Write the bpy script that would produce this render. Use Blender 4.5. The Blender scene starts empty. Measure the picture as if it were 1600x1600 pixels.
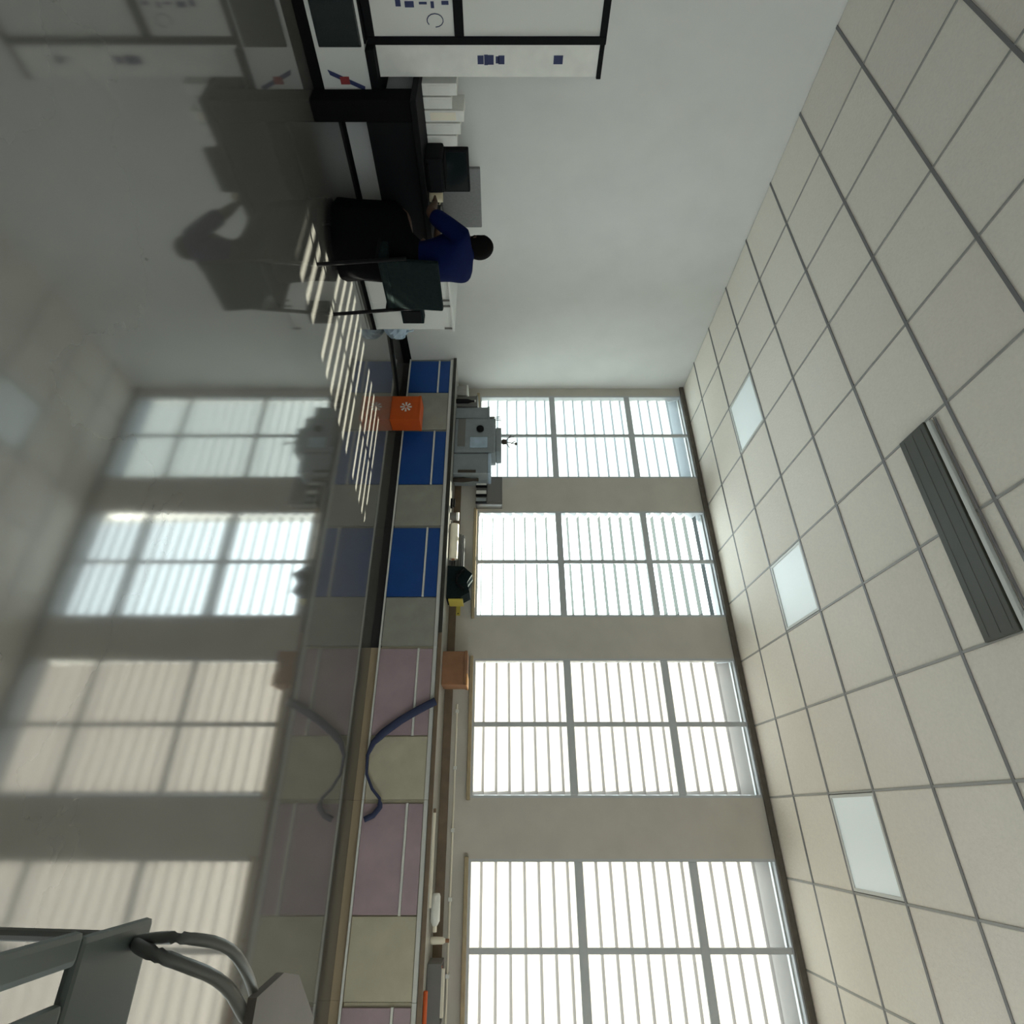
import bpy, bmesh, math, random
from mathutils import Vector, Matrix
R = math.radians
PI = math.pi
random.seed(4)
sc = bpy.context.scene
C = sc.collection

# ---------------------------------------------------------------- camera
CAM_H = 1.25
yaw = 0.542
cam_d = bpy.data.cameras.new('camera')
cam = bpy.data.objects.new('camera', cam_d)
C.objects.link(cam)
rgt = Vector((math.cos(yaw), math.sin(yaw), 0))
fwd = Vector((-math.sin(yaw), math.cos(yaw), 0))
up = Vector((0, 0, 1))
# the photograph is turned on its side: world up points to the right of the frame
m = Matrix((up, -rgt, -fwd)).transposed().to_4x4()
m.translation = (0, 0, CAM_H)
cam.matrix_world = m
cam_d.sensor_fit = 'HORIZONTAL'
cam_d.sensor_width = 36.0
cam_d.lens = 891.8 / 1600 * 36.0
cam_d.shift_x = 16.6 / 1600
cam_d.shift_y = -62.9 / 1600
cam_d.clip_start = 0.02
sc.camera = cam

# ---------------------------------------------------------------- exposure, sky, sun
sc.view_settings.view_transform = 'Standard'
sc.view_settings.look = 'None'
sc.view_settings.exposure = 1.22
sc.view_settings.gamma = 1.0
sc.view_settings.use_curve_mapping = False
sc.cycles.use_denoising = True
sc.cycles.max_bounces = 10
sc.cycles.diffuse_bounces = 6
sc.cycles.transparent_max_bounces = 16
sc.cycles.sample_clamp_indirect = 6.0
sc.cycles.caustics_reflective = False

world = bpy.data.worlds.new('overcast_sky')
sc.world = world
world.use_nodes = True
bg = world.node_tree.nodes['Background']
bg.inputs[0].default_value = (0.86, 0.95, 1.0, 1)
bg.inputs[1].default_value = 3.2

sun_d = bpy.data.lights.new('sun', 'SUN')
sun_d.energy = 20.0
sun_d.color = (1.0, 0.93, 0.78)
sun_d.angle = R(0.5)
sun = bpy.data.objects.new('sun', sun_d)
C.objects.link(sun)
sun.rotation_euler = Vector((-0.26, -1.0, -0.90)).to_track_quat('-Z', 'Y').to_euler()

WY = 6.1            # inner face of the window wall
LX = -5.0           # inner face of the left wall
RX, FY = 5.6, -4.0
CZ = 3.74
WINS = [(-4.87, -3.58), (-3.12, -1.84), (-1.40, -0.14), (0.33, 1.60), (2.08, 3.35), (3.83, 5.10)]  # the last two are out of view, added to bring in fill light
WB, WT = 0.96, 3.685
FILL_OPENINGS = [(-3.6, -1.6), (-1.0, .6)]   # unseen openings added in the right wall to let in fill light
for i, (a, b) in enumerate(WINS):       # light portals: they only guide the sky's light through the openings
    ld = bpy.data.lights.new('sky_portal', 'AREA')
    ld.shape = 'RECTANGLE'; ld.size = b - a; ld.size_y = WT - WB
    ld.cycles.is_portal = True
    lo = bpy.data.objects.new('sky_portal', ld); C.objects.link(lo)
    lo.location = ((a + b) / 2, WY + 0.42, (WB + WT) / 2)
    lo.rotation_euler = (R(-90), 0, 0)

for (a, b) in FILL_OPENINGS:
    ld = bpy.data.lights.new('sky_portal', 'AREA')
    ld.shape = 'RECTANGLE'; ld.size = b - a; ld.size_y = 2.2
    ld.cycles.is_portal = True
    lo = bpy.data.objects.new('sky_portal', ld); C.objects.link(lo)
    lo.location = (RX + .25, (a + b) / 2, 2.1)
    lo.rotation_euler = Vector((-1, 0, 0)).to_track_quat('-Z', 'Z').to_euler()

# ---------------------------------------------------------------- materials
def mat(name, col, rough=0.6, metal=0.0, noise=0.0, nscale=12.0, bump=0.0, coat=0.0, emit=None, es=0.0, spec=0.5, stretch=None, ior=None):
    mm = bpy.data.materials.new(name); mm.use_nodes = True
    nt = mm.node_tree; b = nt.nodes['Principled BSDF']
    b.inputs['Base Color'].default_value = (*col, 1)
    b.inputs['Roughness'].default_value = rough
    b.inputs['Metallic'].default_value = metal
    b.inputs['Specular IOR Level'].default_value = spec
    if ior: b.inputs['IOR'].default_value = ior
    b.inputs['Coat Weight'].default_value = coat
    if emit:
        b.inputs['Emission Color'].default_value = (*emit, 1)
        b.inputs['Emission Strength'].default_value = es
    if noise or bump:
        tc = nt.nodes.new('ShaderNodeTexCoord'); n = nt.nodes.new('ShaderNodeTexNoise')
        n.inputs['Scale'].default_value = nscale; n.inputs['Detail'].default_value = 5
        mp = nt.nodes.new('ShaderNodeMapping')
        if stretch: mp.inputs['Scale'].default_value = stretch
        nt.links.new(tc.outputs['Object'], mp.inputs['Vector'])
        nt.links.new(mp.outputs['Vector'], n.inputs['Vector'])
        if noise:
            r = nt.nodes.new('ShaderNodeValToRGB')
            r.color_ramp.elements[0].position = 0.3; r.color_ramp.elements[1].position = 0.7
            r.color_ramp.elements[0].color = (*[c * (1 - noise) for c in col], 1)
            r.color_ramp.elements[1].color = (*[min(1, c * (1 + noise)) for c in col], 1)
            nt.links.new(n.outputs['Fac'], r.inputs['Fac'])
            nt.links.new(r.outputs['Color'], b.inputs['Base Color'])
        if bump:
            bp = nt.nodes.new('ShaderNodeBump'); bp.inputs['Strength'].default_value = bump
            bp.inputs['Distance'].default_value = 0.01
            nt.links.new(n.outputs['Fac'], bp.inputs['Height'])
            nt.links.new(bp.outputs['Normal'], b.inputs['Normal'])
    return mm

def slat_mat(name, col, tcol):
    mm = bpy.data.materials.new(name); mm.use_nodes = True
    nt = mm.node_tree; nt.nodes.clear()
    o = nt.nodes.new('ShaderNodeOutputMaterial')
    d = nt.nodes.new('ShaderNodeBsdfDiffuse'); d.inputs[0].default_value = (*col, 1)
    t = nt.nodes.new('ShaderNodeBsdfTranslucent'); t.inputs[0].default_value = (*tcol, 1)
    mx = nt.nodes.new('ShaderNodeMixShader'); mx.inputs[0].default_value = 0.6
    nt.links.new(d.outputs[0], mx.inputs[1]); nt.links.new(t.outputs[0], mx.inputs[2])
    nt.links.new(mx.outputs[0], o.inputs[0])
    return mm

def glass_mat(name):
    mm = bpy.data.materials.new(name); mm.use_nodes = True
    nt = mm.node_tree; nt.nodes.clear()
    o = nt.nodes.new('ShaderNodeOutputMaterial')
    t = nt.nodes.new('ShaderNodeBsdfTransparent'); t.inputs[0].default_value = (0.94, 0.97, 0.96, 1)
    g = nt.nodes.new('ShaderNodeBsdfGlossy'); g.inputs['Roughness'].default_value = 0.02
    f = nt.nodes.new('ShaderNodeFresnel'); f.inputs[0].default_value = 1.3
    mx = nt.nodes.new('ShaderNodeMixShader')
    nt.links.new(f.outputs[0], mx.inputs[0]); nt.links.new(t.outputs[0], mx.inputs[1]); nt.links.new(g.outputs[0], mx.inputs[2])
    nt.links.new(mx.outputs[0], o.inputs[0])
    return mm

M = dict(
    floor=mat('polished_floor', (0.125, 0.122, 0.113), rough=0.07, noise=0.08, nscale=1.6, spec=0.5, ior=3.0),
    wall=mat('painted_wall', (0.64, 0.64, 0.615), rough=0.7, noise=0.03, nscale=3, bump=0.05),
    wallw=mat('painted_window_wall', (0.55, 0.515, 0.455), rough=0.75, noise=0.05, nscale=4, bump=0.08),
    head=mat('dark_head_trim', (0.10, 0.085, 0.065), rough=0.6, noise=0.15, nscale=20),
    tile=mat('ceiling_tile', (0.90, 0.845, 0.765), rough=0.9, noise=0.03, nscale=60, bump=0.25),
    tile2=mat('ceiling_tile_warm', (0.87, 0.81, 0.735), rough=0.9, noise=0.03, nscale=60, bump=0.25),
    slab=mat('ceiling_slab', (0.30, 0.29, 0.27), rough=0.9),
    bar=mat('ceiling_bar', (0.20, 0.195, 0.20), rough=0.6),
    bar2=mat('ceiling_cross_bar', (0.36, 0.35, 0.33), rough=0.6),
    frame=mat('window_frame_metal', (0.50, 0.52, 0.53), rough=0.5),
    sill=mat('window_sill_wood', (0.38, 0.30, 0.18), rough=0.5, noise=0.15, nscale=14, stretch=(1, 8, 8)),
    slatc=slat_mat('cool_white_slat', (0.62, 0.66, 0.67), (0.21, 0.235, 0.25)),
    slatw=slat_mat('warm_white_slat', (0.66, 0.64, 0.61), (0.205, 0.187, 0.175)),
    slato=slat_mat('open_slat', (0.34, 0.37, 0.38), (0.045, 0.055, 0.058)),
    glass=glass_mat('window_glass'),
    blue=mat('blue_laminate', (0.005, 0.062, 0.27), rough=0.45, noise=0.08, nscale=5),
    purple=mat('hazed_mauve_laminate', (0.40, 0.30, 0.33), rough=0.45, noise=0.10, nscale=5),  # mauve fronts, colour lightened to include the haze over them
    tan=mat('grey_tan_laminate', (0.31, 0.31, 0.265), rough=0.55, noise=0.10, nscale=6),
    tan2=mat('hazed_tan_laminate', (0.50, 0.46, 0.34), rough=0.55, noise=0.10, nscale=6),  # cabinet tan again, with the haze at the mauve end put into the colour
    edge=mat('pale_edge_strip', (0.72, 0.72, 0.67), rough=0.5),
    toe=mat('dark_plinth', (0.03, 0.028, 0.026), rough=0.6),
    toe2=mat('brown_plinth', (0.46, 0.36, 0.23), rough=0.6),
    top=mat('grey_worktop', (0.33, 0.32, 0.29), rough=0.35, noise=0.1, nscale=30),
    topedge=mat('dark_worktop_edge', (0.03, 0.028, 0.022), rough=0.5),
    brownstrip=mat('brown_splashback', (0.17, 0.12, 0.075), rough=0.5, noise=0.15, nscale=10),
    black=mat('black_plastic', (0.005, 0.005, 0.006), rough=0.7, spec=0.12),
    black2=mat('matt_black', (0.006, 0.006, 0.006), rough=0.9, spec=0.05),
    green=mat('dark_green_black_fabric', (0.008, 0.015, 0.015), rough=0.9, spec=0.1, noise=0.2, nscale=40),
    screen=mat('dark_screen', (0.008, 0.013, 0.014), rough=0.15),
    white=mat('white_laminate', (0.62, 0.63, 0.60), rough=0.5),
    board=mat('whiteboard', (0.66, 0.67, 0.63), rough=0.3),
    paper=mat('white_paper', (0.75, 0.75, 0.70), rough=0.7, noise=0.06, nscale=9),
    cream=mat('cream_ceramic', (0.62, 0.55, 0.38), rough=0.4),
    greyf=mat('grey_fabric', (0.20, 0.20, 0.20), rough=0.9, noise=0.08, nscale=50),
    greyp=mat('grey_plastic', (0.24, 0.27, 0.28), rough=0.5, noise=0.06, nscale=12),
    greyd=mat('mid_grey_metal', (0.16, 0.155, 0.145), rough=0.5),
    paleb=mat('pale_blue_plastic', (0.40, 0.50, 0.60), rough=0.5, noise=0.15, nscale=8),
    orange=mat('orange_cardboard', (0.58, 0.09, 0.008), rough=0.6, noise=0.08, nscale=6),
    red=mat('dark_red_ink', (0.25, 0.03, 0.03), rough=0.6),
    ink=mat('dark_blue_ink', (0.02, 0.03, 0.10), rough=0.6),
    carton=mat('brown_cardboard', (0.27, 0.13, 0.065), rough=0.8, noise=0.15, nscale=6),
    tape=mat('orange_tape', (0.75, 0.36, 0.10), rough=0.5),
    yellow=mat('yellow_plastic', (0.55, 0.45, 0.08), rough=0.5),
    strap=mat('navy_webbing', (0.035, 0.045, 0.10), rough=0.8),
    diffus=mat('light_diffuser', (0.84, 0.90, 0.90), rough=0.5, emit=(0.85, 0.97, 1.0), es=0.06),
    louver=mat('dark_louver', (0.055, 0.055, 0.042), rough=0.6),
    skin=mat('skin', (0.10, 0.055, 0.035), rough=0.6),
    shirt=mat('navy_blue_shirt', (0.002, 0.006, 0.045), rough=0.9, spec=0.1, noise=0.1, nscale=20),
    trousers=mat('black_trousers', (0.004, 0.004, 0.005), rough=0.95, spec=0.05),
    hair=mat('black_hair', (0.005, 0.004, 0.004), rough=0.9, spec=0.08),
    chairg=mat('slate_grey_plastic', (0.10, 0.115, 0.105), rough=0.5),
    tablet=mat('taupe_tablet', (0.15, 0.13, 0.11), rough=0.6, spec=0.2, noise=0.05, nscale=8),
    tube=mat('grey_tube', (0.16, 0.16, 0.15), rough=0.4, metal=0.3),
    twig=mat('dark_brown_twig', (0.04, 0.028, 0.02), rough=0.8),
    roll=mat('cream_paper_roll', (0.82, 0.76, 0.62), rough=0.7),
)

# ---------------------------------------------------------------- mesh helpers
class MB:
    def __init__(s): s.bm = bmesh.new()
    def box(s, x0, x1, y0, y1, z0, z1, bev=0.0, rz=0.0, pivot=None):
        g = bmesh.ops.create_cube(s.bm, size=1)
        vs = g['verts']
        for v in vs:
            v.co = Vector(((x0 + x1) / 2 + v.co.x * (x1 - x0), (y0 + y1) / 2 + v.co.y * (y1 - y0), (z0 + z1) / 2 + v.co.z * (z1 - z0)))
        if bev > 0:
            es = list({e for v in vs for e in v.link_edges})
            r = bmesh.ops.bevel(s.bm, geom=es, offset=bev, segments=2, affect='EDGES', profile=0.6)
            vs = list({v for f in r['faces'] for v in f.verts} | {v for v in vs if v.is_valid})
        if rz:
            p = Vector(pivot or ((x0 + x1) / 2, (y0 + y1) / 2, 0))
            bmesh.ops.rotate(s.bm, cent=p, matrix=Matrix.Rotation(rz, 3, 'Z'), verts=[v for v in vs if v.is_valid])
        return s
    def cyl(s, c, r, h, n=20, r2=None, bev=0.0):
        g = bmesh.ops.create_cone(s.bm, cap_ends=True, segments=n, radius1=r, radius2=r if r2 is None else r2, depth=h)
        bmesh.ops.translate(s.bm, vec=Vector(c) + Vector((0, 0, h / 2)), verts=g['verts'])
        return s
    def ball(s, c, rx, ry=None, rz=None, n=16):
        g = bmesh.ops.create_uvsphere(s.bm, u_segments=n, v_segments=max(6, n // 2 + 2), radius=1)
        for v in g['verts']:
            v.co = Vector((c[0] + v.co.x * rx, c[1] + v.co.y * (ry or rx), c[2] + v.co.z * (rz or rx)))
        return s
    def tube(s, pts, r, n=8, flat=None):
        pts = [Vector(p) for p in pts]
        rings = []
        for i, p in enumerate(pts):
            d = (pts[min(i + 1, len(pts) - 1)] - pts[max(i - 1, 0)]).normalized()
            a = d.cross(Vector((0, 0, 1)))
            if a.length < 1e-3: a = d.cross(Vector((0, 1, 0)))
            a.normalize(); b = d.cross(a).normalized()
            rr = r[i] if isinstance(r, (list, tuple)) else r
            f = flat or 1.0
            rings.append([s.bm.verts.new(p + a * math.cos(2 * PI * k / n) * rr * f + b * math.sin(2 * PI * k / n) * rr) for k in range(n)])
        for i in range(len(rings) - 1):
            for k in range(n):
                s.bm.faces.new((rings[i][k], rings[i][(k + 1) % n], rings[i + 1][(k + 1) % n], rings[i + 1][k]))
        s.bm.faces.new(rings[0][::-1]); s.bm.faces.new(rings[-1])
        return s
    def prism(s, poly, axis, a0, a1):
        def P(u, v, w):
            return {'x': (w, u, v), 'y': (u, w, v), 'z': (u, v, w)}[axis]
        A = [s.bm.verts.new(P(u, v, a0)) for u, v in poly]
        B = [s.bm.verts.new(P(u, v, a1)) for u, v in poly]
        n = len(poly)
        s.bm.faces.new(A[::-1]); s.bm.faces.new(B)
        for i in range(n): s.bm.faces.new((A[i], A[(i + 1) % n], B[(i + 1) % n], B[i]))
        return s
    def lathe(s, c, prof, n=20):
        rings = [[s.bm.verts.new((c[0] + r * math.cos(2 * PI * k / n), c[1] + r * math.sin(2 * PI * k / n), c[2] + z)) for k in range(n)] for r, z in prof]
        for i in range(len(rings) - 1):
            for k in range(n):
                s.bm.faces.new((rings[i][k], rings[i][(k + 1) % n], rings[i + 1][(k + 1) % n], rings[i + 1][k]))
        s.bm.faces.new(rings[0][::-1]); s.bm.faces.new(rings[-1])
        return s
    def build(s, name, material, parent=None, smooth=False, loc=None):
        bmesh.ops.recalc_face_normals(s.bm, faces=s.bm.faces)
        me = bpy.data.meshes.new(name); 
        if loc is not None:
            bmesh.ops.translate(s.bm, vec=-Vector(loc), verts=s.bm.verts)
        elif parent is not None:
            bmesh.ops.translate(s.bm, vec=-wloc(parent), verts=s.bm.verts)
        s.bm.to_mesh(me); s.bm.free()
        me.materials.append(material)
        if smooth:
            for p in me.polygons: p.use_smooth = True
        o = bpy.data.objects.new(name, me); C.objects.link(o)
        if parent is not None: o.parent = parent
        if loc is not None: o.location = Vector(loc) - (wloc(parent) if parent is not None else Vector())
        return o
def chaikin(p, n=2):
    p = [Vector(q) for q in p]
    for _ in range(n):
        q = [p[0]]
        for a, b in zip(p, p[1:]): q += [a * .75 + b * .25, a * .25 + b * .75]
        p = q + [p[-1]]
    return p
def wloc(o):
    v = Vector(o.location)
    while o.parent: o = o.parent; v += Vector(o.location)
    return v
def tag(o, label=None, cat=None, group=None, kind=None):
    if label: o['label'] = label
    if cat: o['category'] = cat
    if group: o['group'] = group
    if kind: o['kind'] = kind
    return o
def thing(name, loc, label, cat, group=None):
    o = bpy.data.objects.new(name, None); C.objects.link(o)
    o.location = loc; o.empty_display_size = 0.1
    return tag(o, label, cat, group)
def struct(name, loc=(0, 0, 0)):
    o = bpy.data.objects.new(name, None); C.objects.link(o); o.location = loc; o['kind'] = 'structure'
    return o

# ---------------------------------------------------------------- room shell
MB().box(LX - .2, RX + .2, FY - .2, WY + .3, -0.12, 0).build('floor', M['floor'])['kind'] = 'structure'
MB().box(LX - .2, LX, FY - .2, WY + .3, 0, CZ + .1).build('wall_left', M['wall'])['kind'] = 'structure'
w = MB().box(RX, RX + .2, FY - .2, WY + .3, 0, 1.0).box(RX, RX + .2, FY - .2, WY + .3, 3.2, CZ + .1)
ys = [FY - .2] + [v for p in FILL_OPENINGS for v in p] + [WY + .3]
for i in range(0, len(ys), 2): w.box(RX, RX + .2, ys[i], ys[i + 1], 1.0, 3.2)
w.build('wall_right', M['wall'])['kind'] = 'structure'
MB().box(LX, RX, FY - .2, FY, 0, CZ + .1).build('wall_front', M['wall'])['kind'] = 'structure'
w = MB()
w.box(LX, RX, WY, WY + .3, 0, WB).box(LX, RX, WY, WY + .3, WT, CZ + .1)
xs = [LX] + [v for p in WINS for v in p] + [RX]
for i in range(0, len(xs), 2):
    w.box(xs[i], xs[i + 1], WY, WY + .3, WB, WT)
w.build('wall_back', M['wallw'])['kind'] = 'structure'
MB().box(LX, RX, WY - .035, WY, WT - .01, CZ - .012, bev=.004).build('trim_1', M['head'])['kind'] = 'structure'
MB().box(LX, LX + .012, FY, WY, 0, .10).build('baseboard_left', M['black2'])['kind'] = 'structure'

# ceiling: slab, tiles, bars
ceil = MB().box(LX - .2, RX + .2, FY - .2, WY + .3, CZ + .03, CZ + .13).build('ceiling', M['slab']); ceil['kind'] = 'structure'
T = 0.61
ox, oy = -7.234, 2.145
gx = lambda i: (ox + i) * T
gy = lambda j: (oy + j) * T
LIGHTS = {(1, 5), (4, 5), (7, 5)}
def tile_mesh(w, d):
    b = MB().box(-w / 2, w / 2, -d / 2, d / 2, -.008, .014, bev=.004)
    me = bpy.data.meshes.new('ceiling_tile'); bmesh.ops.recalc_face_normals(b.bm, faces=b.bm.faces); b.bm.to_mesh(me); b.bm.free()
    return me
cache = {}
rest = MB()
for i in range(-1, 22):
    for j in range(-11, 8):
        x0, x1 = max(gx(i), LX), min(gx(i + 1), RX)
        y0, y1 = max(gy(j), FY), min(gy(j + 1), WY)
        if x1 - x0 < .05 or y1 - y0 < .05 or (i, j) in LIGHTS: continue
        w_, d_ = x1 - x0 - .014, y1 - y0 - .014
        if i <= 11 and j >= -2:
            k = (round(w_, 3), round(d_, 3), (i * 7 + j * 3) % 4 == 0)
            if k not in cache:
                cache[k] = tile_mesh(w_, d_); cache[k].materials.append(M['tile2'] if k[2] else M['tile'])
            o = bpy.data.objects.new('ceiling_tile', cache[k]); C.objects.link(o)
            o.parent = ceil; o.location = ((x0 + x1) / 2, (y0 + y1) / 2, CZ + random.uniform(-.001, .001))
        else:
            rest.box(x0 + .007, x1 - .007, y0 + .007, y1 - .007, CZ - .008, CZ + .014)
r_ = rest.build('far_ceiling_tiles', M['tile'], ceil); r_['kind'] = 'stuff'
for j in range(-11, 9):
    y = gy(j)
    if FY < y < WY: MB().box(LX, RX, y - .011, y + .011, CZ - .012, CZ - .002).build('ceiling_bar', M['bar'], ceil)
for i in range(0, 22):
    x = gx(i)
    if LX + .05 < x < RX: MB().box(x - .007, x + .007, FY, WY, CZ - .0115, CZ - .002).build('ceiling_cross_bar', M['bar2'], ceil)

for n_, (i, j) in enumerate(sorted(LIGHTS)):
    lab = ['square ceiling light panel farthest from the camera, above the window nearest the corner',
           'middle square ceiling light panel, above the second window from the corner',
           'square ceiling light panel nearest the camera, above the fourth window'][n_]
    c = (gx(i + .5), gy(j + .5), CZ - .004)
    t = thing('ceiling_light', c, lab, 'ceiling light', 'square light panels set in the tiled ceiling')
    x0, x1, y0, y1 = gx(i) + .012, gx(i + 1) - .012, gy(j) + .012, gy(j + 1) - .012
    f = MB()
    f.box(x0, x1, y0, y0 + .02, CZ - .012, CZ + .03).box(x0, x1, y1 - .02, y1, CZ - .012, CZ + .03)
    f.box(x0, x0 + .02, y0 + .02, y1 - .02, CZ - .012, CZ + .03).box(x1 - .02, x1, y0 + .02, y1 - .02, CZ - .012, CZ + .03)
    f.build('frame', M['white'], t)
    MB().box(x0 + .02, x1 - .02, y0 + .02, y1 - .02, CZ - .006, CZ + .004).build('diffuser', M['diffus'], t)

# long dark ceiling fixture
t = thing('ceiling_fixture', (gx(5), gy(2.5), CZ - .03), 'long dark grey rectangular fixture mounted on the tiled ceiling', 'ceiling fixture')
x0, x1 = gx(4), gx(6) + .0
MB().box(x0, x1, gy(2.30), gy(2.68), CZ - .025, CZ - .008, bev=.004).build('louver_panel', M['louver'], t)
for k in range(3):
    yy = gy(2.30) + (k * 3 + 1.5) * (gy(2.68) - gy(2.30)) / 9
    MB().box(x0 + .02, x1 - .02, yy - .004, yy + .004, CZ - .026, CZ - .025).build('fin', M['louver'], t)
MB().box(x0 + .02, x1 + .02, gy(2.215), gy(2.265), CZ - .03, CZ - .008, bev=.004).build('side_rail', M['white'], t)
MB().box(x0 + .02, x1 + .02, gy(2.17), gy(2.19), CZ - .018, CZ - .008).build('seam_strip', M['bar'], t)

# ---------------------------------------------------------------- windows
RAILS = (0.68 + CAM_H, 1.69 + CAM_H)
def slat(cx, w, z, tilt, wd, material, parent):
    b = MB(); vs = []
    n = 4
    for k in range(n + 1):
        u = (k / n - .5) * wd
        bow = .006 * (1 - (2 * k / n - 1) ** 2)
        y = u * math.cos(tilt) - bow * math.sin(tilt); zz = u * math.sin(tilt) + bow * math.cos(tilt)
        vs.append((b.bm.verts.new((cx - w / 2, WY + .085 + y, z + zz)), b.bm.verts.new((cx + w / 2, WY + .085 + y, z + zz))))
    for k in range(n): b.bm.faces.new((vs[k][0], vs[k][1], vs[k + 1][1], vs[k + 1][0]))
    return b.build('blind_slat', material, parent, smooth=True)
for wi, (a, b) in enumerate(WINS):
    W = struct(f'window_{wi + 1}', ((a + b) / 2, WY, WB))
    W['label'] = ['tall window nearest the room corner with closed pale blinds',
                  'second window from the corner, its open blind slats letting stripes of sun in',
                  'third window from the corner with closed white blinds above a wooden sill',
                  'window nearest the camera with closed cream blinds',
                  'unseen fifth window along the wall, added for fill light', 'unseen sixth window along the wall, added for fill light'][wi]
    f = MB(); s = .022
    f.box(a, a + s, WY + .0, WY + .22, WB, WT).box(b - s, b, WY + .0, WY + .22, WB, WT)
    f.box(a + s, b - s, WY + .0, WY + .22, WB, WB + s).box(a + s, b - s, WY + .0, WY + .22, WT - s, WT)
    f.build('frame', M['frame'], W)
    xm = (a + b) / 2
    for z in RAILS:
        MB().box(a + s, b - s, WY + .0, WY + .03, z - .036, z + .036, bev=.006).build('rail', M['frame'], W)
    MB().box(xm - .022, xm + .022, WY + .004, WY + .026, WB + s, WT - s, bev=.005).build('mullion', M['frame'], W)
    zz = [WB + s] + list(RAILS) + [WT - s]
    for k in range(3):
        for (p, q) in ((a + s, xm), (xm, b - s)):
            MB().box(p + .002, q - .002, WY + .20, WY + .206, zz[k], zz[k + 1]).build('pane', M['glass'], W)
    MB().box(a - .02, b + .02, WY - .05, WY - .001, WB - .035, WB, bev=.006).build('sill', M['sill'], W)
    pitch = .1275
    n = int((WT - WB - .09) / pitch) + 1
    if wi >= 4: n = 0
    for k in range(n):
        z = WB + .06 + k * pitch
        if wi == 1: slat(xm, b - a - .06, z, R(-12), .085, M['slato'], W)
        else: slat(xm, b - a - .05, z, R(-74), (.132 if wi == 0 else .1345), M['slatw'] if wi >= 2 else M['slatc'], W)
    MB().box(a + s, b - s, WY + .065, WY + .105, WT - .035, WT - s).build('blind_head_rail', M['white'], W)

# ---------------------------------------------------------------- base cabinets along the window wall
CF = 5.5; CT = CAM_H - .57
panels = [(-4.96, -4.45, 'blue'), (-3.87, -3.15, 'blue'), (-2.62, -1.86, 'blue'), (-1.36, -.60, 'purple'), (-.09, .66, 'purple'), (1.18, 1.92, 'purple')]
clabel = ['blue-fronted base cabinet in the room corner, beside the orange box',
          'blue-fronted base cabinet right of the orange box, under grey equipment',
          'third blue-fronted base cabinet from the corner, next to a mauve one',
          'mauve-fronted base cabinet beside the blue ones, under the brown carton',
          'second mauve-fronted base cabinet, crossed by the lower end of a navy strap',
          'mauve-fronted base cabinet nearest the camera, cut by the photo edge']
starts = [LX + .0] + [p[0] - .02 for p in panels[1:]] + [2.45]
for k, (p, q, colr) in enumerate(panels):
    x0 = max(LX + .01, p - .02) if k else LX + .014
    x1 = starts[k + 1] - .002
    bodym = M['tan'] if colr == 'blue' else M['tan2']
    t = thing('base_cabinet', ((x0 + x1) / 2, (CF + WY) / 2, 0), clabel[k], 'cabinet', 'base cabinets under the windows')
    MB().box(x0, x1, CF + .02, WY - .002, .11, CT - .036, bev=.003).build('body', bodym, t)
    MB().box(x0, x1, CF + .07, WY - .01, 0, .11).build('plinth', M['toe'] if colr == 'blue' else M['toe2'], t)
    pm = M[colr]
    MB().box(p + .006, q - .006, CF - .0, CF + .02, .105, .455, bev=.003).build('door', pm, t)
    d = MB().box(p + .006, q - .006, CF - .0, CF + .02, .478, .60, bev=.003).build('drawer', pm, t)
    MB().box(p, q, CF - .012, CF + .019, .457, .476, bev=.003).build('handle_rail', M['edge'], t)
    MB().box(x0, x1, CF + .0, CF + .02, .605, .64, bev=.003).build('top_rail', M['edge'], t)
    MB().box(x0, x1, CF - .004, CF + .02, .085, .102, bev=.002).build('bottom_rail', M['edge'], t)
    MB().box(q + .004, x1 - .004, CF + .004, CF + .02, .108, .60, bev=.003).build('filler_panel', bodym, t)
wt = thing('worktop', (-1.3, (CF + WY) / 2, CT), 'long grey worktop with dark front edge running along all the base cabinets', 'worktop')
MB().box(LX + .014, 2.45, CF - .012, WY - .002, CT - .03, CT, bev=.004).build('top', M['top'], wt)
MB().box(LX + .014, -1.5, CF - .026, CF - .012, CT - .034, CT + .002, bev=.003).build('front_edge', M['topedge'], wt)
MB().box(-1.5, 2.45, CF - .026, CF - .012, CT - .034, CT + .002, bev=.003).build('front_edge', M['brownstrip'], wt)
MB().box(LX + .014, 2.45, WY - .022, WY - .002, CT + .0005, CT + .08, bev=.003).build('splashback', M['brownstrip'], wt)

# navy strap hanging over the mauve fronts
pts = []
ctrl = [(-.88, .66), (-.80, .50), (-.72, .36), (-.62, .22), (-.54, .14), (-.44, .10), (-.30, .11), (-.19, .17), (-.12, .24), (-.06, .25), (.0, .20), (.03, .13)]
for k in range(len(ctrl) - 1):
    for u in range(3):
        a_, b_ = ctrl[k], ctrl[k + 1]
        pts.append((a_[0] + (b_[0] - a_[0]) * u / 3, CF - .048, a_[1] + (b_[1] - a_[1]) * u / 3))
pts.append((ctrl[-1][0], CF - .048, ctrl[-1][1]))
n_ = len(pts)
tag(MB().tube(pts, [.034 if k < 10 else max(.012, .034 - .004 * (k - 10)) if k < 26 else .022 for k in range(n_)], 8, flat=.45).build('hanging_strap', M['strap'], smooth=True),
    'navy blue strap hanging in a loop across the mauve cabinet fronts', 'strap')

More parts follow.
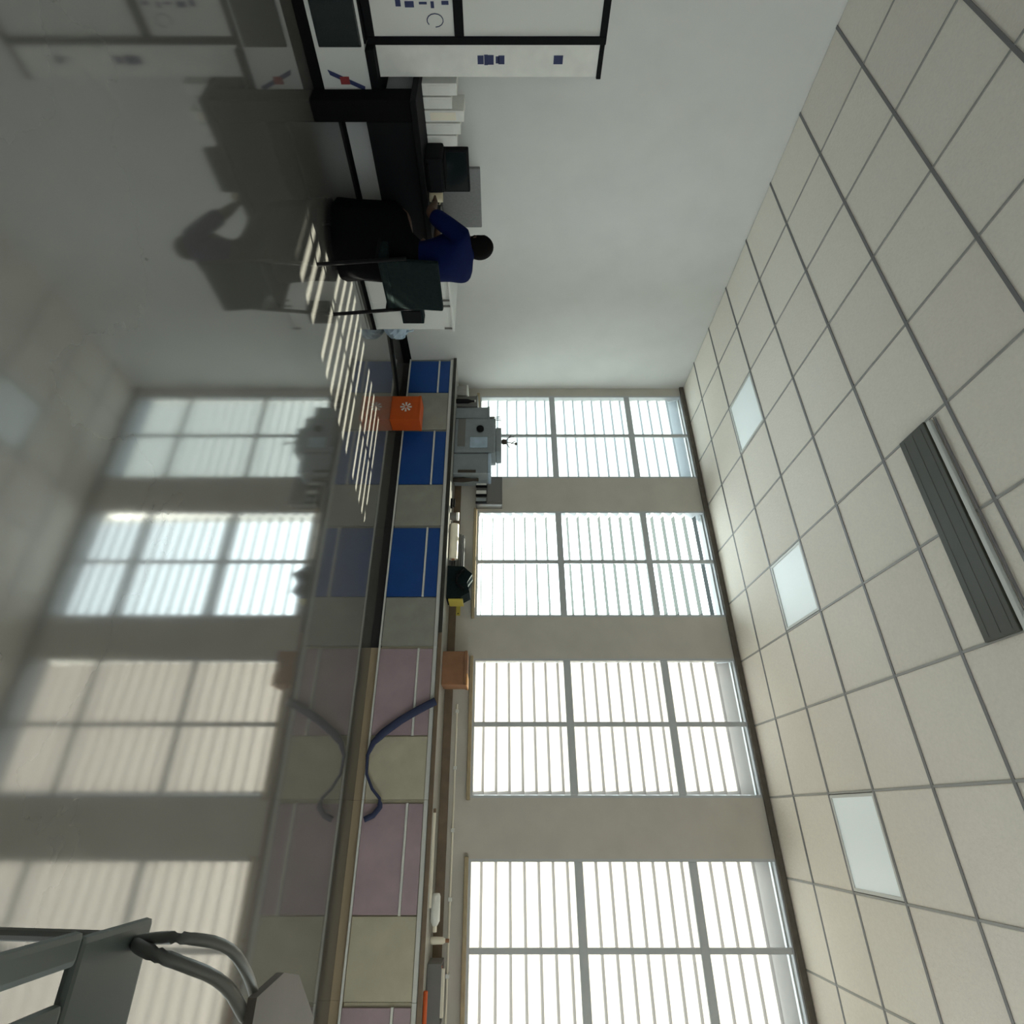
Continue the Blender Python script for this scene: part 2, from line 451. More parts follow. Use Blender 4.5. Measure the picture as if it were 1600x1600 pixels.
# orange box on the floor
t = thing('orange_box', (-3.94, 5.27, 0), 'small orange box with a round white mark, standing before the cabinets', 'box')
MB().box(-4.12, -3.79, 5.16, 5.38, 0, .33, bev=.006).build('carton', M['orange'], t)
f = MB()
for k in range(8):
    a = k * PI / 4
    f.prism([(-3.965 + .065 * math.cos(a + d_) * r_f, .17 + .065 * math.sin(a + d_) * r_f) for d_, r_f in ((-.25, .25), (-.18, 1), (.18, 1), (.25, .25))], 'y', 5.157, 5.161)
f.build('white_mark', M['paper'], t)
MB().box(-4.123, -3.787, 5.157, 5.383, .305, .334, bev=.004).build('lid', M['orange'], t)

# ---------------------------------------------------------------- things on the worktop
Z = CT + .001
# big grey machine
t = thing('grey_machine', (-3.98, 5.85, Z), 'large grey machine with a round dark opening, on the worktop before the corner window', 'machine')
MB().box(-4.22, -3.72, 5.72, 6.04, Z, Z + .50, bev=.02).build('body', M['greyp'], t)
MB().box(-4.10, -3.74, 5.75, 6.02, Z + .50, Z + .57, bev=.015).build('hood', M['greyp'], t)
g = MB(); g.cyl((0, 0, 0), .045, .03, 20)
bmesh.ops.rotate(g.bm, cent=(0, 0, 0), matrix=Matrix.Rotation(R(90), 3, 'X'), verts=g.bm.verts)
bmesh.ops.translate(g.bm, vec=(-4.05, 5.725, Z + .31), verts=g.bm.verts)
g.build('opening', M['black'], t)
MB().box(-4.20, -3.80, 5.705, 5.722, Z + .04, Z + .13, bev=.004).build('drawer', M['greyd'], t)
MB().box(-3.93, -3.78, 5.708, 5.722, Z + .19, Z + .40, bev=.004).build('side_panel', M['paleb'], t)
# stepped crates
for (x0, x1, h0, h1, lab, mm) in [(-4.42, -4.24, 0, .42, 'grey crate standing close beside the large grey machine, corner side', M['greyp']),
                          (-4.60, -4.43, 0, .27, 'mid-height grey tub between the grey crate and the smallest tub', M['greyd']),
                          (-4.77, -4.61, 0, .14, 'smallest pale tub on the worktop, right in the room corner', M['top'])]:
    t = thing('storage_tub', ((x0 + x1) / 2, 5.86, Z), lab, 'tub', 'tubs stepping down into the corner')
    MB().prism([(x0 + .012, Z), (x1 - .012, Z), (x1, Z + h1 - .02), (x0, Z + h1 - .02)], 'y', 5.76, 5.98).build('body', mm, t)
    MB().box(x0 - .006, x1 + .006, 5.75, 5.99, Z + h1 - .02, Z + h1, bev=.004).build('lid', M['edge'] if h1 < .2 else mm, t)
t = thing('dark_bottle', (-4.47, 5.70, Z), 'slim dark bottle in front of the grey crate near the corner', 'bottle')
MB().lathe((-4.47, 5.70, Z), [(.028, 0), (.03, .02), (.03, .15), (.012, .20), (.012, .23)]).build('body', M['black'], t, smooth=True)
MB().cyl((-4.47, 5.70, Z + .23), .015, .02).build('cap', M['white'], t)
t = thing('paintbrush_pot', (-4.33, 5.88, Z + .42), 'dark brush pot standing on the grey crate beside the machine', 'pot')
MB().lathe((-4.33, 5.88, Z + .42), [(.025, 0), (.03, .06)]).build('pot', M['greyd'], t, smooth=True)
for k in range(3):
    MB().tube([(-4.33 + .01 * (k - 1), 5.88, Z + .43), (-4.33 + .03 * (k - 1), 5.88, Z + .55 + .01 * k)], .005, 6).build('brush', M['twig'], t)
# twig figure on the machine
t = thing('twig_ornament', (-4.03, 5.89, Z + .57), 'small dark twig ornament on top of the large grey machine', 'ornament')
MB().lathe((-3.98, 5.89, Z + .57), [(.02, 0), (.035, .02), (.03, .06), (.012, .07)]).build('base', M['twig'], t, smooth=True)
f = MB()
for (dx, dz, ex, ez) in [(0, .05, -.10, .12), (0, .05, .03, .17), (0, .05, .09, .10), (-.06, .09, -.08, .16), (.03, .12, -.01, .17)]:
    f.tube([(-3.98 + dx, 5.89, Z + .57 + dz), (-3.98 + (dx + ex) / 2, 5.885, Z + .56 + (dz + ez) / 2 + .01), (-3.98 + ex, 5.89, Z + .57 + ez)], .005, 6)
f.build('twigs', M['twig'], t)
MB().ball((-3.95, 5.89, Z + .75), .02, .02, .016, 10).build('tip', M['twig'], t, smooth=True)
# lower grey boxes right of the machine
t = thing('grey_case', (-3.58, 5.86, Z), 'pale grey case low on the worktop, between the large machine and wall box', 'case')
MB().box(-3.70, -3.42, 5.72, 6.02, Z, Z + .41, bev=.012).build('body', M['greyp'], t)
MB().box(-3.70, -3.42, 5.715, 6.025, Z + .41, Z + .445, bev=.008).build('lid', M['paleb'], t)
MB().box(-3.46, -3.43, 5.70, 5.716, Z + .06, Z + .27, bev=.003).build('latch', M['twig'], t)
t = thing('slim_vase', (-3.38, 5.80, Z), 'narrow dark upright vase just right of the pale grey case', 'vase')
MB().lathe((-3.38, 5.80, Z), [(.025, 0), (.03, .12), (.015, .24), (.02, .30)]).build('vase_body', M['twig'], t, smooth=True)
# wall box on the pier
t = thing('wall_box', (-3.35, WY - .06, 1.05), 'square grey metal box mounted on the pier between the first two windows', 'wall box')
MB().box(-3.53, -3.15, WY - .12, WY - .001, .95, 1.26, bev=.006).build('housing', M['greyd'], t)
MB().box(-3.50, -3.18, WY - .135, WY - .12, 1.08, 1.24, bev=.003).build('cover', M['greyd'], t)
for k, zz in enumerate((-3.42, -3.30, -3.20)):
    MB().box(zz - .025, zz + .025, WY - .15, WY - .12, .95, 1.07, bev=.005).build('switch', M['paper'] if k != 2 else M['greyp'], t)
    MB().box(zz + .027, zz + .045, WY - .155, WY - .12, .945, 1.075, bev=.003).build('divider', M['black'], t)
# round white tin
t = thing('white_tin', (-2.86, 5.72, Z), 'round white tin on the worktop below the wall box', 'tin')
MB().cyl((-2.86, 5.72, Z), .045, .07, 24).build('body', M['greyd'], t, smooth=False)
MB().cyl((-2.86, 5.72, Z + .07), .048, .025, 24).build('lid', M['paper'], t)
t = thing('black_stapler', (-2.98, 5.68, Z), 'small black stapler beside the round white tin', 'stapler')
MB().box(-3.06, -2.95, 5.66, 5.70, Z, Z + .02, bev=.004).build('base', M['black'], t)
MB().box(-3.06, -2.96, 5.665, 5.695, Z + .026, Z + .05, bev=.006).build('arm', M['black'], t)
MB().box(-3.06, -3.04, 5.668, 5.692, Z + .018, Z + .03).build('hinge', M['greyd'], t)
# paper roll
t = thing('paper_roll', (-2.55, 5.72, Z + .05), 'long cream paper roll lying on the worktop under the second window', 'paper roll')
MB().tube([(-2.76, 5.72, Z + .05), (-2.76 + .40, 5.74, Z + .05)], .05, 20).build('paper', M['roll'], t, smooth=False)
MB().tube([(-2.77, 5.72, Z + .05), (-2.76 + .41, 5.74, Z + .05)], .018, 12).build('core', M['carton'], t)
t = thing('grey_folder_stack', (-2.5, 5.93, Z), 'low pile of grey folders behind the cream paper roll', 'folders')
for k in range(5):
    MB().box(-2.72 + .01 * k, -2.30 + .008 * k, 5.82, 6.05, Z + k * .032, Z + k * .032 + .028, bev=.004).build('folder', M['greyd'] if k % 2 else M['greyf'], t)
# dark bag
t = thing('dark_bag', (-2.12, 5.80, Z), 'slumped dark grey bag with yellow side trim, right of the paper roll', 'bag')
MB().prism([(-2.27, Z), (-1.92, Z), (-1.93, Z + .15), (-1.98, Z + .24), (-2.08, Z + .21), (-2.18, Z + .26), (-2.26, Z + .17)], 'y', 5.70, 5.94).build('body', M['green'], t)
MB().tube([(-2.22, 5.69, Z + .18), (-2.15, 5.66, Z + .11), (-2.07, 5.66, Z + .10), (-2.0, 5.69, Z + .18)], .014, 8).build('handle', M['black'], t, smooth=True)
MB().box(-1.918, -1.90, 5.72, 5.93, Z + .02, Z + .17, bev=.004).build('yellow_trim', M['yellow'], t)
# pencil upright yellow
t = thing('yellow_ruler', (-2.02, 6.03, Z), 'yellow ruler lying upright against the sill behind the dark bag', 'ruler')
MB().box(-2.16, -1.84, 6.045, 6.055, Z + .081, Z + .125, bev=.001).build('blade', M['yellow'], t)
MB().ball((-1.86, 6.045, Z + .103), .008, .003, .008, 8).build('hole', M['twig'], t)
# brown carton
t = thing('brown_carton', (-1.21, 5.78, Z), 'brown cardboard carton on the worktop above the first mauve cabinet', 'carton')
MB().box(-1.37, -1.06, 5.66, 5.90, Z, Z + .235, bev=.005).build('box', M['carton'], t)
MB().box(-1.375, -1.055, 5.655, 5.905, Z + .215, Z + .24, bev=.003).build('flap', M['carton'], t)
MB().box(-1.16, -1.052, 5.652, 5.908, Z + .236, Z + .246, bev=.002).build('orange_tape', M['tape'], t)
# slim conduit + clips
t = thing('cable_conduit', (.5, WY - .03, Z + .12), 'thin pale conduit running along the wall above the worktop', 'conduit')
MB().tube([(-.95, WY - .03, Z + .13), (.2, WY - .03, Z + .13), (2.4, WY - .03, Z + .13)], .009, 8).build('pipe', M['roll'], t)
for k in range(7):
    MB().box(-.9 + k * .5, -.87 + k * .5, WY - .042, WY - .001, Z + .115, Z + .145, bev=.002).build('clip', M['edge'], t)
t = thing('pale_batten', (.25, 5.62, Z), 'thin pale wooden batten lying along the front of the worktop', 'batten')
MB().box(-.05, .62, 5.56, 5.585, Z, Z + .02, bev=.003).build('strip', M['roll'], t)
MB().box(-.05, -.02, 5.559, 5.586, Z + .0, Z + .022).build('end_cap', M['brownstrip'], t)
t = thing('white_bottle', (.66, 5.74, Z), 'white bottle lying on the worktop before the window nearest the camera', 'bottle')
MB().tube([(.54, 5.72, Z + .04), (.56, 5.72, Z + .04), (.72, 5.74, Z + .04), (.75, 5.745, Z + .04)], [.03, .038, .038, .02], 16).build('body', M['paper'], t, smooth=True)
MB().tube([(.75, 5.745, Z + .04), (.79, 5.75, Z + .04)], .017, 12).build('cap', M['roll'], t)
t = thing('cream_tube', (.84, 5.82, Z), 'small cream tube standing beyond the cap of the lying white bottle', 'tube')
MB().lathe((.86, 5.86, Z), [(.022, 0), (.026, .02), (.024, .10), (.012, .12)]).build('body', M['roll'], t, smooth=True)
MB().cyl((.86, 5.86, Z + .12), .013, .03, 12).build('cap', M['carton'], t)
t = thing('orange_marker', (1.22, 5.55, Z), 'orange marker lying at the worktop edge close to the camera', 'marker')
MB().tube([(1.10, 5.53, Z + .016), (1.30, 5.545, Z + .016)], .016, 12).build('barrel', M['orange'], t)
MB().tube([(1.30, 5.545, Z + .019), (1.36, 5.548, Z + .019)], .018, 12).build('cap', M['orange'], t)
t = thing('wire_tray', (1.16, 5.82, Z), 'dark open tray of oddments near the photo edge, behind the orange marker', 'tray')
MB().box(.98, 1.36, 5.72, 5.95, Z, Z + .012, bev=.003).build('base', M['greyd'], t)
for (x0, x1, y0, y1) in ((.98, 1.36, 5.72, 5.73), (.98, 1.36, 5.94, 5.95), (.98, .99, 5.73, 5.94), (1.35, 1.36, 5.73, 5.94)):
    MB().box(x0, x1, y0, y1, Z + .012, Z + .11, bev=.002).build('side', M['greyd'], t)
MB().box(1.02, 1.30, 5.76, 5.80, Z + .012, Z + .13, bev=.003).build('paper_pack', M['roll'], t)
MB().box(1.02, 1.28, 5.83, 5.90, Z + .012, Z + .10, bev=.003).build('red_pack', M['orange'], t)

# ---------------------------------------------------------------- left side: framed board
BX = -4.20
t = thing('framed_board', (BX, 1.5, .45), 'tall black-framed white board, its lower pane written on, standing above the low white cabinet', 'board')
y0, y1, y2 = .70, 1.69, 1.90
fz0, fz1 = .40, 1.915
b_ = MB().box(BX - .04, BX, y1 - .022, y1 + .022, fz0 - .0, fz1, bev=.004); b_.build('frame_post', M['black'], t)
MB().box(BX - .04, BX, y0, y0 + .045, fz0, fz1, bev=.004).build('frame_post', M['black'], t)
MB().box(BX - .04, BX - .002, y0 + .045, y1 - .022, fz0, fz0 + .05, bev=.004).build('frame_rail', M['black'], t)
MB().box(BX - .04, BX - .002, y0 + .045, y1 - .022, fz1 - .045, fz1, bev=.004).build('frame_rail', M['black'], t)
MB().box(BX - .04, BX - .002, y1 + .022, y2 + .01, fz1 - .035, fz1 - .005, bev=.003).build('frame_rail', M['black'], t)
MB().box(BX - .04, BX - .002, y0 + .045, y1 - .022, .955, 1.015, bev=.004).build('frame_rail', M['black'], t)
MB().box(BX - .03, BX - .014, y0 + .045, y1 - .022, 1.015, fz1 - .045).build('upper_pane', M['board'], t)
lp = MB().box(BX - .03, BX - .014, y0 + .045, y1 - .022, fz0 + .05, .955).build('lower_pane', M['board'], t)
sp = MB().box(BX - .03, BX - .014, y1 + .022, y2, fz0 + .045, fz1 - .035, bev=.002).build('side_strip', M['paper'], t)
# handwriting strokes on the lower pane and marks on the side strip
f = MB(); random.seed(9)
for row, yy in enumerate((1.50, 1.36, 1.2)):
    z = .93
    while z > .58:
        L = random.uniform(.02, .07)
        f.box(BX - .0145, BX - .012, yy - .012 + random.uniform(-.01, .01), yy + .012 + random.uniform(-.01, .012), z - L, z)
        z -= L + random.uniform(.02, .05)
f.build('writing', M['ink'], lp)['kind'] = 'stuff'
f = MB()
for k in range(12):
    a0 = k * PI / 7; 
    p0 = (1.585 + .035 * math.cos(a0), .84 + .05 * math.sin(a0)); p1 = (1.585 + .035 * math.cos(a0 + .45), .84 + .05 * math.sin(a0 + .45))
    f.tube([(BX - .0135, p0[0], p0[1]), (BX - .0135, p1[0], p1[1])], .003, 5)
f.build('drawn_ring', M['ink'], lp)
f = MB()
for z, h_, w_ in ((1.115, .02, .05), (1.15, .012, .06), (1.18, .02, .055), (1.225, .012, .04), (1.25, .02, .05), (1.62, .03, .05)):
    f.box(BX - .0145, BX - .012, 1.80 - w_ / 2, 1.80 + w_ / 2, z - h_, z + h_)
f.build('printed_marks', M['ink'], sp)['kind'] = 'stuff'

# low white cabinet with dark opening
CX = -4.15
t = thing('low_cabinet', (-4.4, 1.4, 0), 'low white cabinet with a black square opening and black base, under the framed board', 'cabinet')
MB().box(-4.62, CX - .004, .7, 2.03, .07, .385, bev=.004).build('body', M['white'], t)
MB().box(-4.60, CX, .7, 2.04, 0, .07).build('base', M['black2'], t)
MB().box(-4.64, CX + .01, 1.715, 2.05, .385, .44, bev=.004).build('top', M['black'], t)
MB().box(-4.64, CX - .01, .7, 1.69, .385, .398, bev=.003).build('top', M['black'], t)
MB().box(CX - .004, CX + .012, 1.40, 1.70, .10, .37, bev=.008).build('dark_panel', M['screen'], t)
MB().box(CX + .012, CX + .015, 1.42, 1.435, .13, .35).build('panel_edge', M['greyd'], t)
f = MB().prism([(1.83, .12), (1.86, .13), (1.955, .34), (1.93, .345)], 'x', CX - .004, CX + .002); f.build('blue_stroke', M['ink'], t)
MB().box(CX - .003, CX + .004, 1.87, 1.915, .19, .25, bev=.001).build('red_mark', M['red'], t)

# ---------------------------------------------------------------- black desk
t = thing('black_desk', (-4.3, 2.6, 0), 'long black desk by the left wall carrying the monitor and white binders', 'desk')
MB().box(-4.72, -3.93, 1.91, 3.30, .66, .70, bev=.006).build('desktop', M['black'], t)
MB().box(-4.03, -4.0, 2.08, 3.25, .34, .66, bev=.004).build('front_panel', M['black'], t)
MB().box(-4.12, -3.98, 1.93, 2.07, .0, .66, bev=.006).build('pedestal', M['black2'], t)
MB().box(-4.45, -4.04, 2.08, 3.25, .36, .64, bev=.006).build('drawer_case', M['black2'], t)
rp = MB().box(-4.70, -4.66, 2.08, 3.28, .025, .66, bev=.003).build('rear_panel', M['white'], t)
MB().box(-4.70, -4.645, 2.08, 3.28, 0, .025).build('rear_plinth', M['black2'], t)
MB().box(-4.45, -4.02, 3.20, 3.28, 0.005, .66, bev=.004).build('end_panel', M['black2'], t)

# white desk / cabinet right of it
t = thing('white_cabinet', (-4.4, 3.75, 0), 'waist-high white cabinet against the left wall, right of the seated person', 'cabinet')
MB().box(-4.98, -4.07, 3.36, 4.06, .03, .77, bev=.004).build('body', M['white'], t)
MB().box(-4.98, -4.06, 3.36, 4.06, 0, .03).build('plinth', M['black2'], t)
MB().box(-4.98, -4.05, 3.35, 4.07, .77, .795, bev=.004).build('top', M['white'], t)
for y in (3.38, 3.71):
    MB().box(-4.07, -4.055, y, y + .33, .05, .74, bev=.004).build('door', M['white'], t)
for y in (3.67, 3.74, 4.02):
    MB().box(-4.055, -4.04, y, y + .015, .70, .775, bev=.003).build('handle', M['greyd'], t)
t = thing('black_wall_unit', (-4.0, 3.78, .42), 'small black box fixed to the front of the waist-high white cabinet', 'black box')
MB().box(-4.053, -3.94, 3.68, 3.86, .33, .53, bev=.008).build('housing', M['green'], t)
MB().box(-3.942, -3.93, 3.70, 3.84, .35, .51, bev=.004).build('cover', M['black'], t)

# monitor
t = thing('monitor', (-4.32, 2.62, .70), 'black computer monitor standing on the black desk before the grey screen panel', 'monitor')
MB().box(-4.34, -4.29, 2.43, 2.77, .77, 1.0, bev=.008).build('housing', M['black'], t)
MB().box(-4.291, -4.286, 2.445, 2.755, .785, .985, bev=.002).build('screen', M['screen'], t)
MB().box(-4.36, -4.33, 2.55, 2.63, .71, .90, bev=.006).build('stand', M['black'], t)
MB().box(-4.43, -4.22, 2.46, 2.72, .701, .716, bev=.005).build('foot', M['black'], t)
# dark speaker bar / keyboard clutter in front of the monitor
t = thing('desk_printer', (-4.15, 2.55, .70), 'low black printer on the black desk in front of the monitor', 'printer')
MB().box(-4.20, -3.98, 2.32, 2.58, .701, .83, bev=.02).build('body', M['black'], t)
MB().box(-4.18, -4.0, 2.34, 2.56, .83, .84, bev=.004).build('lid', M['black2'], t)
MB().box(-3.985, -3.965, 2.35, 2.55, .715, .73, bev=.002).build('tray', M['black2'], t)
# white binders
random.seed(3)
labs = ['white binder at the far left end of the desk row', 'white binder second from the left on the desk', 'tallest white binder, in the middle of the row on the desk',
        'white binder fourth from the left in the desk row', 'white binder at the right end of the row, beside the monitor']
for k in range(5):
    y = 1.98 + k * .088; h_ = (.24, .20, .28, .25, .22)[k]; top = .701 + h_ * .92
    t = thing('binder', (-4.4, y, .701), labs[k], 'binder', 'white binders on the black desk')
    MB().box(-4.52, -4.30, y, y + .078, .701, .701 + h_, bev=.004).build('cover', M['paper'], t)
    MB().box(-4.299, -4.297, y + .012, y + .066, .74, .70 + h_ * .8).build('spine_label', M['roll'] if k == 2 else M['edge'], t)
# grey screen panel
t = thing('grey_screen_panel', (-4.68, 3.1, .70), 'grey fabric screen panel standing at the back of the black desk', 'panel')
MB().box(-4.70, -4.66, 2.80, 3.36, .72, 1.07, bev=.008).build('fabric', M['greyf'], t)
for y in (2.9, 3.22):
    MB().box(-4.705, -4.64, y, y + .05, .7005, .725, bev=.003).build('foot', M['greyd'], t)
t = thing('cream_mug', (-4.03, 2.88, .70), 'cream mug on the black desk between monitor and seated person', 'mug')
MB().lathe((-4.06, 2.66, .7005), [(.034, 0), (.038, .02), (.038, .10), (.034, .10), (.033, .02)]).build('cup', M['cream'], t, smooth=True)
MB().tube([(-4.06, 2.697, .78), (-4.06, 2.722, .77), (-4.06, 2.722, .74), (-4.06, 2.697, .725)], .006, 8).build('handle', M['cream'], t, smooth=True)

# pale blue bag in the corner by the wall + black cable
t = thing('pale_blue_bag', (-4.45, 4.42, 0), 'crumpled pale blue bag on the floor right of the white cabinet', 'bag')
b_ = MB().ball((-4.45, 4.42, .13), .12, .11, .13, 18)
random.seed(2)
for v in b_.bm.verts:
    v.co += Vector([random.uniform(-.014, .014) for _ in range(3)])
    v.co.z = max(v.co.z, .001)
b_.build('sack', M['paleb'], t)
MB().tube([(-4.50, 4.42, .24), (-4.47, 4.42, .30), (-4.42, 4.43, .31), (-4.40, 4.43, .24)], .01, 8).build('handle', M['paleb'], t, smooth=True)
tag(MB().tube([(-4.60, 4.62, .012), (-4.50, 4.95, .012), (-4.42, 5.2, .012), (-4.30, 5.42, .012)], .016, 8).build('floor_cable', M['black'], smooth=True),
    'thick black cable on the floor from the corner bag to the cabinets', 'cable')

# ---------------------------------------------------------------- black chair
t = thing('black_chair', (-3.42, 2.81, 0), 'black four-legged chair under the seated person at the desk', 'chair')
MB().box(-3.68, -3.24, 2.60, 3.03, .40, .46, bev=.018).build('seat', M['green'], t)
for (x, y, x2, z1) in ((-3.20, 2.59, -3.26, .60), (-3.20, 3.04, -3.26, .60), (-3.68, 2.62, -3.65, .42), (-3.68, 3.01, -3.65, .42)):
    MB().tube([(x, y, 0), (x2, y + (.0 if y < 2.8 else -.005), z1)], .0135, 8).build('leg', M['black'], t)
bk = MB().box(-3.29, -3.25, 2.60, 3.03, .43, .82, bev=.015)
bmesh.ops.rotate(bk.bm, cent=(-3.27, 2.8, .43), matrix=Matrix.Rotation(R(5), 3, 'Y'), verts=bk.bm.verts)
bk.build('backrest', M['green'], t)
for y in (2.60, 3.03):
    MB().box(-3.67, -3.25, y - .009, y + .009, .385, .405, bev=.003).build('stretcher', M['black'], t)

# ---------------------------------------------------------------- seated person
def skin_mesh(name, verts, edges, radii, lvl=2):
    me = bpy.data.meshes.new(name)
    me.from_pydata([Vector(v) for v in verts], edges, [])
    o = bpy.data.objects.new(name, me); C.objects.link(o)
    md = o.modifiers.new('skin', 'SKIN'); md.use_smooth_shade = True
    sv = me.skin_vertices[0].data
    for i, r in enumerate(radii):
        sv[i].radius = (r, r) if not isinstance(r, tuple) else r
        sv[i].use_root = (i == 0)
    sb = o.modifiers.new('sub', 'SUBSURF'); sb.levels = lvl; sb.render_levels = lvl
    dg = bpy.context.evaluated_depsgraph_get()
    m2 = bpy.data.meshes.new_from_object(o.evaluated_get(dg))
    bpy.data.objects.remove(o, do_unlink=True); bpy.data.meshes.remove(me)
    return m2
def mobj(name, me, material, parent, base):
    me.transform(Matrix.Translation(-Vector(base)))
    me.materials.clear(); me.materials.append(material)
    for p in me.polygons: p.use_smooth = True
    o = bpy.data.objects.new(name, me); C.objects.link(o); o.parent = parent
    return o
PB = Vector((-3.47, 2.81, 0))
Fw = Vector((-1, -.10, 0)).normalized(); Rt = Vector((Fw.y, -Fw.x, 0))
def L(f, r, z): return PB + Fw * f + Rt * r + Vector((0, 0, z))
person = thing('person', PB, 'person in navy blue top and long black skirt seated at the black desk', 'person')
hipz = .54
V = [L(0, 0, hipz), L(.03, 0, .70), L(.06, 0, .86), L(.12, 0, .965), L(.15, 0, 1.02), L(.16, 0, 1.06)]
Ed = [(0, 1), (1, 2), (2, 3), (3, 4), (4, 5)]
Rd = [(.15, .12), (.13, .105), (.14, .10), (.085, .065), .052, .05]
def limb(start, pts, rs, V, Ed, Rd):
    p = start
    out = []
    for q, r in zip(pts, rs):
        V.append(q); Rd.append(r); Ed.append((p, len(V) - 1)); p = len(V) - 1; out.append(p)
    return out
def hand(wrist, d, V, Ed, Rd, s):
    base = V[wrist]; up_ = Vector((0, 0, 1)); side = d.cross(up_).normalized() * s
    palm = limb(wrist, [base + d * .05, base + d * .085], [(.030, .016), (.032, .013)], V, Ed, Rd)
    for k in range(4):
        o_ = base + d * .09 + side * (-.027 + .018 * k)
        ln = (.062, .072, .068, .052)[k]
        limb(palm[1], [o_ + d * .008, o_ + d * ln * .6, o_ + d * ln - up_ * .022], [.0088, .008, .007], V, Ed, Rd)
    limb(palm[0], [base + d * .06 - side * .035, base + d * .09 - side * .05], [.010, .008], V, Ed, Rd)
for s in (-1, 1):
    arm = limb(3, [L(.11, .17 * s, .955), L(.22, .215 * s, .80), L(.30, .21 * s, .735), L(.42, .15 * s, .745), L(.50, .11 * s, .745)], [.062, .05, .042, .034, .025], V, Ed, Rd)
    hand(arm[-1], (Fw * .98 - Rt * .2 * s).normalized(), V, Ed, Rd, s)
    limb(0, [L(.08, .09 * s, .535), L(.36, .12 * s, .53), L(.40, .12 * s, .46), L(.34, .12 * s, .12), L(.36, .12 * s, .06), L(.46, .13 * s, .04)], [.085, .062, .055, .04, .042, .035], V, Ed, Rd)
bm_ = skin_mesh('body', V, Ed, Rd, 2)
hm = bmesh.new(); hm.from_mesh(bm_)
hb = MB(); hb.bm = hm
HC = L(.185, 0, 1.115 - .035)
HC = Vector((HC.x, HC.y, 1.075))
hb.ball(HC, .082, .076, .102, 20)
hb.ball(HC + Fw * .035 + Vector((0, 0, -.06)), .05, .05, .045, 14)
hb.ball(HC + Fw * .088 + Vector((0, 0, -.012)), .016, .012, .022, 10)
for s in (-1, 1): hb.ball(HC + Rt * .078 * s + Vector((0, 0, -.01)), .018, .010, .028, 10)
hb.bm.to_mesh(bm_); hb.bm.free()
tmp = bpy.data.objects.new('tmp', bm_); C.objects.link(tmp)
rm = tmp.modifiers.new('r', 'REMESH'); rm.mode = 'VOXEL'; rm.voxel_size = .0075
sm_ = tmp.modifiers.new('s', 'SMOOTH'); sm_.iterations = 2
dg = bpy.context.evaluated_depsgraph_get()
body_me = bpy.data.meshes.new_from_object(tmp.evaluated_get(dg)); bpy.data.objects.remove(tmp, do_unlink=True)
mobj('body', body_me, M['skin'], person, PB)
# shirt
V = [L(0, 0, .50), L(.02, 0, .66), L(.05, 0, .84), L(.11, 0, .955), L(.135, 0, 1.0), L(.155, 0, 1.03)]
Ed = [(0, 1), (1, 2), (2, 3), (3, 4), (4, 5)]
Rd = [(.185, .145), (.165, .14), (.185, .145), (.16, .135), .085, .066]
for s in (-1, 1): limb(3, [L(.10, .175 * s, .955), L(.21, .225 * s, .80), L(.26, .22 * s, .755)], [.078, .066, .062], V, Ed, Rd)
mobj('shirt', skin_mesh('shirt', V, Ed, Rd), M['shirt'], person, PB)
sk = MB(); rings = []
for (f_, z, rf, rr) in ((.0, .66, .165, .175), (.03, .60, .20, .205), (.13, .555, .30, .235), (.19, .47, .33, .26), (.22, .34, .30, .275), (.235, .18, .285, .285), (.24, .05, .29, .30), (.24, .048, .26, .27)):
    ring = []
    for k in range(28):
        a = k * 2 * PI / 28; w_ = 1 + .035 * math.sin(a * 7) * (1 if z < .5 else 0)
        ring.append(sk.bm.verts.new(L(f_ + rf * math.cos(a) * w_, rr * math.sin(a) * w_, z)))
    rings.append(ring)
for p, q in zip(rings, rings[1:]):
    for k in range(28): sk.bm.faces.new((p[k], p[(k + 1) % 28], q[(k + 1) % 28], q[k]))
sk.bm.faces.new(rings[0]); sk.bm.faces.new(rings[-1][::-1])
sk.build('skirt', M['trousers'], person, smooth=True)
for s in (-1, 1):
    f = MB().ball(L(.42, .125 * s, .045), .13, .05, .045, 16)
    for v in f.bm.verts: v.co.z = max(v.co.z, .002)
    f.build('shoe', M['black'], person, smooth=True)
hr = MB().ball(HC + Vector((0, 0, .012)) - Fw * .012, .096, .090, .105, 22)
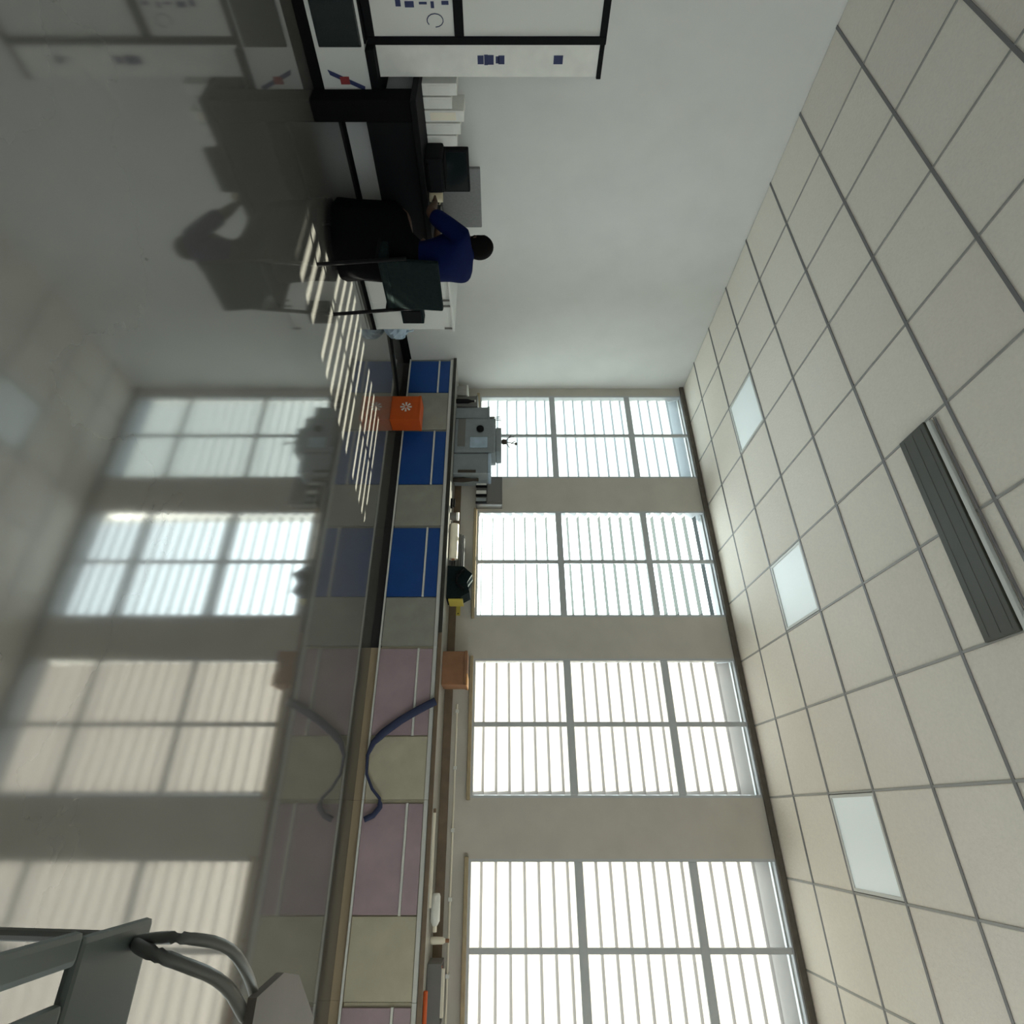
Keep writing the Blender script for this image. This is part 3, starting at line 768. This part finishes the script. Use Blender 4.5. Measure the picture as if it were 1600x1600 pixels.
dele = [v for v in hr.bm.verts if (v.co - HC).dot(Fw) > .045 and v.co.z < HC.z + .055]
for v in dele: v.co = v.co - Fw * ((v.co - HC).dot(Fw) - .03)
hr.build('hair', M['hair'], person, smooth=True)
for s in (-1, 1):
    MB().ball(HC + Fw * .072 + Rt * .030 * s + Vector((0, 0, .008)), .011, .011, .009, 10).build('eye', M['paper'], person, smooth=True)
MB().ball(HC + Fw * .078 + Vector((0, 0, -.052)), .010, .024, .006, 10).build('mouth', M['red'], person, smooth=True)

# ---------------------------------------------------------------- tablet-arm chair close to the camera
t = thing('tablet_chair', (.42, 1.45, 0), 'grey tablet-arm chair close to the camera, cut off by the photo edge', 'chair')
MB().box(.20, .62, 1.40, 1.66, .425, .45, bev=.012).build('seat', M['chairg'], t)
MB().box(.19, .245, 1.02, 1.40, .425, .45, bev=.012).build('seat', M['chairg'], t)
MB().box(.295, .62, 1.02, 1.40, .425, .45, bev=.012).build('seat', M['chairg'], t)
MB().box(.60, .63, 1.04, 1.64, .50, .86, bev=.012).build('backrest', M['chairg'], t)
for (x, y) in ((.22, 1.08), (.22, 1.60), (.60, 1.08), (.60, 1.60)):
    MB().tube([(x, y, 0), (x + (.01 if x < .4 else -.01), y, .43)], .012, 8).build('leg', M['tube'], t)
for y in (1.10, 1.58):
    MB().tube([(.60, y, .43), (.615, y, .60)], .010, 8).build('back_tube', M['tube'], t)
MB().tube(chaikin([(.24, 1.62, .43), (.22, 1.53, .52), (.215, 1.50, .60), (.235, 1.56, .67), (.30, 1.66, .688), (.36, 1.75, .683)]), .011, 8).build('arm_tube', M['tube'], t, smooth=True)
MB().tube(chaikin([(.24, 1.64, .43), (.235, 1.52, .50), (.25, 1.50, .58), (.30, 1.60, .66), (.38, 1.70, .683)]), .013, 8).build('arm_tube', M['tube'], t, smooth=True)
MB().prism([(.345, 1.68), (.80, 1.66), (.80, 2.20), (.50, 2.22), (.365, 2.0), (.335, 1.86)], 'z', .69, .71).build('tablet_top', M['tablet'], t)
